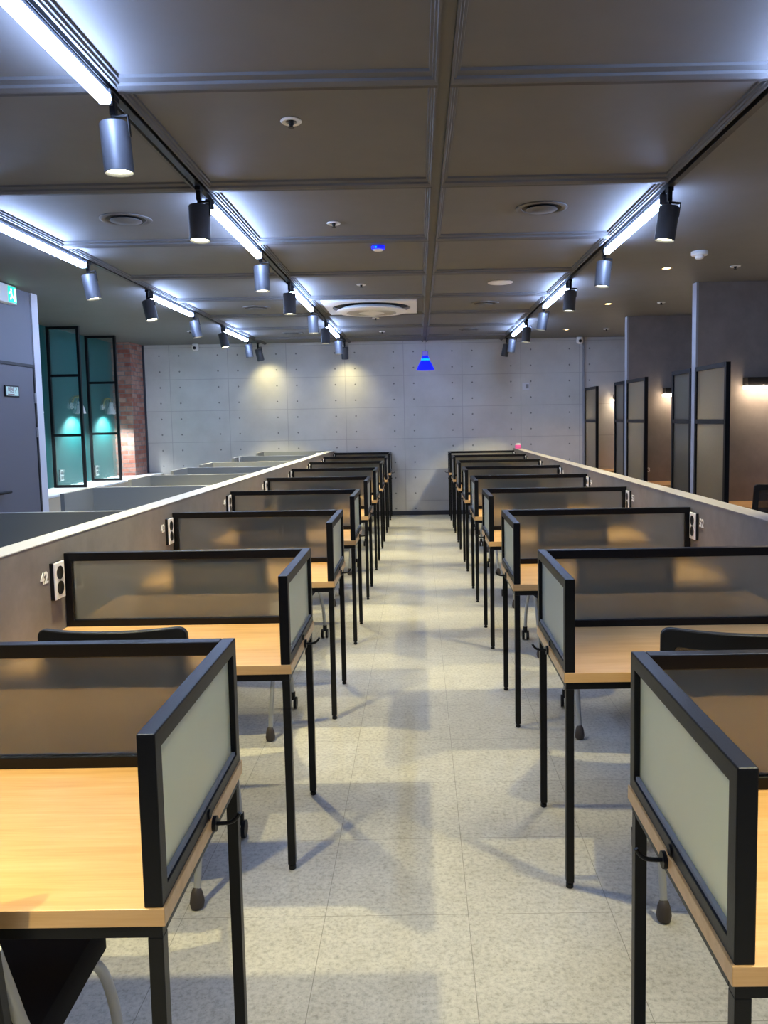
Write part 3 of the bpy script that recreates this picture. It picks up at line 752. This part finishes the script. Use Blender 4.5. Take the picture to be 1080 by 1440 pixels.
for nm, arr in spots.items():
    for i, (y, tx_, ty_) in enumerate(arr):
        off = (nm == 'right' and i == len(arr)-1)
        t, hd = make_spot(LENSOFF if off else LENS)
        t.location = (TRX[nm], y, ZC-0.030)
        hd.rotation_euler = (math.radians(ty_), math.radians(-tx_), 0)
        lab = ('last, unlit' if off else 'last' if i == len(arr)-1 else ORD[i]) + (' dark cylinder spotlight %s on the %s track' % ('nearest the back wall' if i == len(arr)-1 else 'from the front', nm))
        tag(t, lab, 'spotlight', 'cylinder spotlights on the tracks')
        if not off:
            L = bpy.data.lights.new('spot_beam', 'SPOT'); L.energy = SPOT_W * (0.125 if i == len(arr)-1 else 1.0); L.color = SPOT_COLOR
            L.spot_size = math.radians(104 if i == len(arr)-1 else 78); L.spot_blend = 1.0 if i == len(arr)-1 else 0.35; L.shadow_soft_size = 0.03
            lo = bpy.data.objects.new('spot_beam', L); C.objects.link(lo); lo.parent = hd; lo.location = (0, 0, -0.195)
            if i == len(arr)-1: lo.rotation_euler = (math.radians(24), 0, 0)

# ------------------------------------------------------------------ things on the ceiling
def ceil(o, x, y): o.location = (x, y, ZC - 0.0005); return o
t = ceil(empty('air_conditioner'), -0.53, 9.29); tag(t, 'square white ceiling air conditioner with round grille', 'air conditioner')
m = MB(); S_, R_ = 0.53, 0.455; seg = 64
inn = [m.bm.verts.new((R_*math.cos(2*PI*k/seg), R_*math.sin(2*PI*k/seg), -0.03)) for k in range(seg)]
inu = [m.bm.verts.new((R_*math.cos(2*PI*k/seg), R_*math.sin(2*PI*k/seg), 0)) for k in range(seg)]
def sq(k):
    a = 2*PI*k/seg; c, s = math.cos(a), math.sin(a); q = S_/max(abs(c), abs(s)); return c*q, s*q
ou = [m.bm.verts.new((*sq(k), -0.03)) for k in range(seg)]; ouu = [m.bm.verts.new((*sq(k), 0)) for k in range(seg)]
for k in range(seg):
    k2 = (k+1) % seg
    m.bm.faces.new((inn[k], inn[k2], ou[k2], ou[k])); m.bm.faces.new((inn[k], inu[k], inu[k2], inn[k2])); m.bm.faces.new((ou[k], ou[k2], ouu[k2], ouu[k]))
m.build('fascia', WHITE, t)
MB().lathe([(0.45, -0.002), (0.36, -0.004), (0, -0.004)], seg=48).build('air_slot', DARK, t)
dsk = MB().lathe([(0.33, -0.03), (0.405, -0.062), (0.412, -0.072), (0.40, -0.080), (0.30, -0.087), (0.15, -0.091), (0, -0.092)], seg=64).build('disc', WHITE, t, smooth=True)
m = MB()
for k in range(72):
    a = 2*PI*k/72; c, s = math.cos(a), math.sin(a)
    m.tube([(0.15*c, 0.15*s, -0.0905), (0.29*c, 0.29*s, -0.0870)], 0.003, 4)
m.build('grille_ribs', CAPW, dsk)
def make_vent():
    t = empty('ceiling_vent')
    MB().lathe([(0.165, 0), (0.165, -0.006), (0.15, -0.012), (0.128, -0.006), (0.125, 0)], seg=40).build('rim', CEIL, t, smooth=True)
    MB().lathe([(0.126, -0.001), (0, -0.001)], seg=32).build('opening', DARK, t)
    MB().lathe([(0.06, -0.002), (0.098, -0.010), (0.10, -0.014), (0.085, -0.020), (0, -0.026)], seg=36).build('damper_disc', MOULD, t, smooth=True)
    return t
V = make_vent()
for i, (x, y, lab) in enumerate(((-1.89, 5.23, 'round grey ceiling vent between the two left tracks, nearest'), (-1.88, 9.30, 'round grey ceiling vent between the left tracks, middle one'), (-1.88, 12.0, 'round grey ceiling vent between the left tracks, farthest'),
        (0.81, 5.15, 'round grey ceiling vent right of the centre line, nearest'), (0.79, 9.26, 'round grey ceiling vent right of centre line, middle one'), (0.79, 11.95, 'round grey ceiling vent right of centre line, farthest'))):
    ceil(V if i == 0 else copy_tree(V), x, y)
vents = [q for q in C.objects if q.name.split('.')[0] == 'ceiling_vent']
labs = ['round grey ceiling vent between the two left tracks, nearest of three', 'round grey ceiling vent between the left tracks, middle of three', 'round grey ceiling vent between the left tracks, farthest of three',
        'round grey ceiling vent right of the centre beam, nearest of three', 'round grey ceiling vent right of the centre beam, middle of three', 'round grey ceiling vent right of the centre beam, farthest of three']
for o, l in zip(vents, labs): tag(o, l, 'vent', 'round ceiling vents')
def make_sprinkler():
    t = empty('sprinkler')
    MB().lathe([(0.046, 0), (0.048, -0.004), (0.042, -0.010), (0.026, -0.006), (0.024, 0)], seg=28).build('escutcheon', WHITE, t, smooth=True)
    MB().lathe([(0.012, 0), (0.012, -0.016), (0.006, -0.024), (0.014, -0.028), (0.014, -0.031), (0, -0.032)], seg=16).build('head', BLACKPL, t, smooth=True)
    return t
SPK = make_sprinkler()
spk = [(-0.546, 3.61, 'white rimmed sprinkler in the ceiling panel nearest the camera'), (-0.553, 5.43, 'white rimmed sprinkler left of the right vent, second from the front'),
       (-0.544, 7.86, 'white rimmed sprinkler just in front of the air conditioner'), (-0.54, 10.4, 'white rimmed sprinkler just behind the air conditioner'), (-0.53, 12.0, 'white rimmed sprinkler on the ceiling near the back wall'),
       (2.90, 7.26, 'white rimmed sprinkler right of the first warm downlight'), (2.91, 9.47, 'white rimmed sprinkler right of the second warm downlight'), (2.91, 12.2, 'white rimmed sprinkler right of the last warm downlight'),
       (-3.3, 11.5, 'white rimmed sprinkler above the carrels left of the far left track')]
for i, (x, y, lab) in enumerate(spk):
    o = ceil(SPK if i == 0 else copy_tree(SPK), x, y); tag(o, lab, 'sprinkler', 'ceiling sprinklers')
sm = ceil(empty('smoke_detector'), 2.34, 6.60); tag(sm, 'white smoke detector on the ceiling above the booths', 'smoke detector')
MB().lathe([(0.066, 0), (0.068, -0.006), (0.067, -0.026), (0.062, -0.032), (0, -0.033)], seg=32).build('base', WHITE, sm, smooth=True)
m = MB(); m.lathe([(0.034, -0.032), (0.036, -0.040), (0.033, -0.054), (0.028, -0.058), (0, -0.059)], seg=28); m.build('sensor_head', WHITE, sm, smooth=True)
for i, y in enumerate((7.30, 9.51, 12.18)):
    t = ceil(empty('downlight'), 2.29, y); tag(t, '%s warm recessed downlight on the ceiling right of the track' % ('nearest', 'middle', 'farthest')[i], 'downlight', 'recessed downlights')
    MB().lathe([(0.05, 0), (0.052, -0.004), (0.045, -0.007), (0.038, -0.003), (0.036, 0)], seg=28).build('rim', GOLD, t, smooth=True)
    MB().lathe([(0.037, -0.001), (0.02, -0.004), (0, -0.005)], seg=24).build('lens', DOWN, t)
    L = bpy.data.lights.new('downlight_beam', 'SPOT'); L.energy = 32; L.color = (1.0, 0.72, 0.42); L.spot_size = math.radians(95); L.spot_blend = 0.5; L.shadow_soft_size = 0.03
    lo = bpy.data.objects.new('downlight_beam', L); C.objects.link(lo); lo.parent = t; lo.location = (0, 0, -0.012)
t = ceil(empty('ceiling_speaker'), 0.83, 7.89); tag(t, 'flat round white speaker in the ceiling right of centre beam', 'speaker')
MB().lathe([(0.125, 0), (0.125, -0.004), (0.118, -0.008), (0.11, -0.007)], seg=40).build('rim', WHITE, t, smooth=True)
MB().lathe([(0.11, -0.006), (0.06, -0.009), (0, -0.010)], seg=40).build('grille', WHITE, t, smooth=True)
t = ceil(empty('access_point'), -0.29, 6.17); tag(t, 'small round blue lit device on the ceiling', 'wireless device')
MB().lathe([(0.05, 0), (0.055, -0.006), (0.05, -0.024), (0.044, -0.026), (0, -0.026)], seg=28).build('glow_ring', BLUE, t, smooth=True)
MB().lathe([(0.04, -0.027), (0.035, -0.034), (0, -0.036)], seg=24).build('face', WHITE, t, smooth=True)
MB().box(-0.022, -0.008, -0.056, -0.045, -0.022, -0.010).build('indicator', CYAN, t)
t = empty('pendant_lamp', (0.125, 12.9, ZC-0.031)); tag(t, 'blue glowing pendant lamp hanging before the back wall', 'pendant lamp')
MB().tube([(0, 0, 0.03), (0, 0, -0.20)], 0.003, 8).build('cord', BLACKPL, t)
MB().lathe([(0.0, -0.20), (0.045, -0.20), (0.048, -0.215), (0.048, -0.275), (0, -0.275)], seg=28).build('cap', LILAC, t, smooth=True)
MB().lathe([(0.05, -0.275), (0.058, -0.30), (0.070, -0.35), (0.100, -0.40), (0.150, -0.505), (0.146, -0.505), (0.096, -0.40), (0.066, -0.35), (0.046, -0.276)], seg=40).build('lamp_shade', BLUE, t, smooth=True)
MB().lathe([(0.0, -0.315), (0.0615, -0.318), (0.069, -0.335), (0.0715, -0.352), (0.0, -0.355)], seg=28).build('bulb', CYAN, t, smooth=True)
def make_cctv():
    t = empty('security_camera')
    MB().lathe([(0.05, 0), (0.052, -0.01), (0.045, -0.03), (0, -0.032)], seg=24).build('mount', WHITE, t, smooth=True)
    b_ = MB().lathe([(0, 0.052), (0.03, 0.05), (0.054, 0.03), (0.058, 0), (0.054, -0.03), (0.03, -0.05), (0, -0.052)], seg=28, mat=Matrix.Translation((0, -0.01, -0.065))).build('housing', WHITE, t, smooth=True)
    MB().lathe([(0, 0.066), (0.022, 0.066), (0.028, 0.05), (0.0, 0.048)], seg=20, mat=Matrix.Translation((0, -0.01, -0.07)) @ Matrix.Rotation(PI/2, 4, 'X')).build('lens', SOCK, b_, smooth=True)
    return t
CCT = make_cctv()
for i, (x, lab) in enumerate(((2.74, 'white security camera under ceiling at right end of concrete wall'), (-3.76, 'white security camera under ceiling at left part of concrete wall'))):
    o = ceil(CCT if i == 0 else copy_tree(CCT), x, 13.38); tag(o, lab, 'security camera', 'security cameras')
t = empty('thermostat', (1.84, YW, 2.18)); tag(t, 'small pale control panel on the concrete wall right side', 'thermostat')
MB().box(-0.06, 0.06, -0.022, -0.0005, -0.06, 0.06).build('body', WHITETRIM, t, bevel=0.004)
MB().box(0.0, 0.045, -0.024, -0.022, -0.035, 0.035).build('display', GREYPL, t)
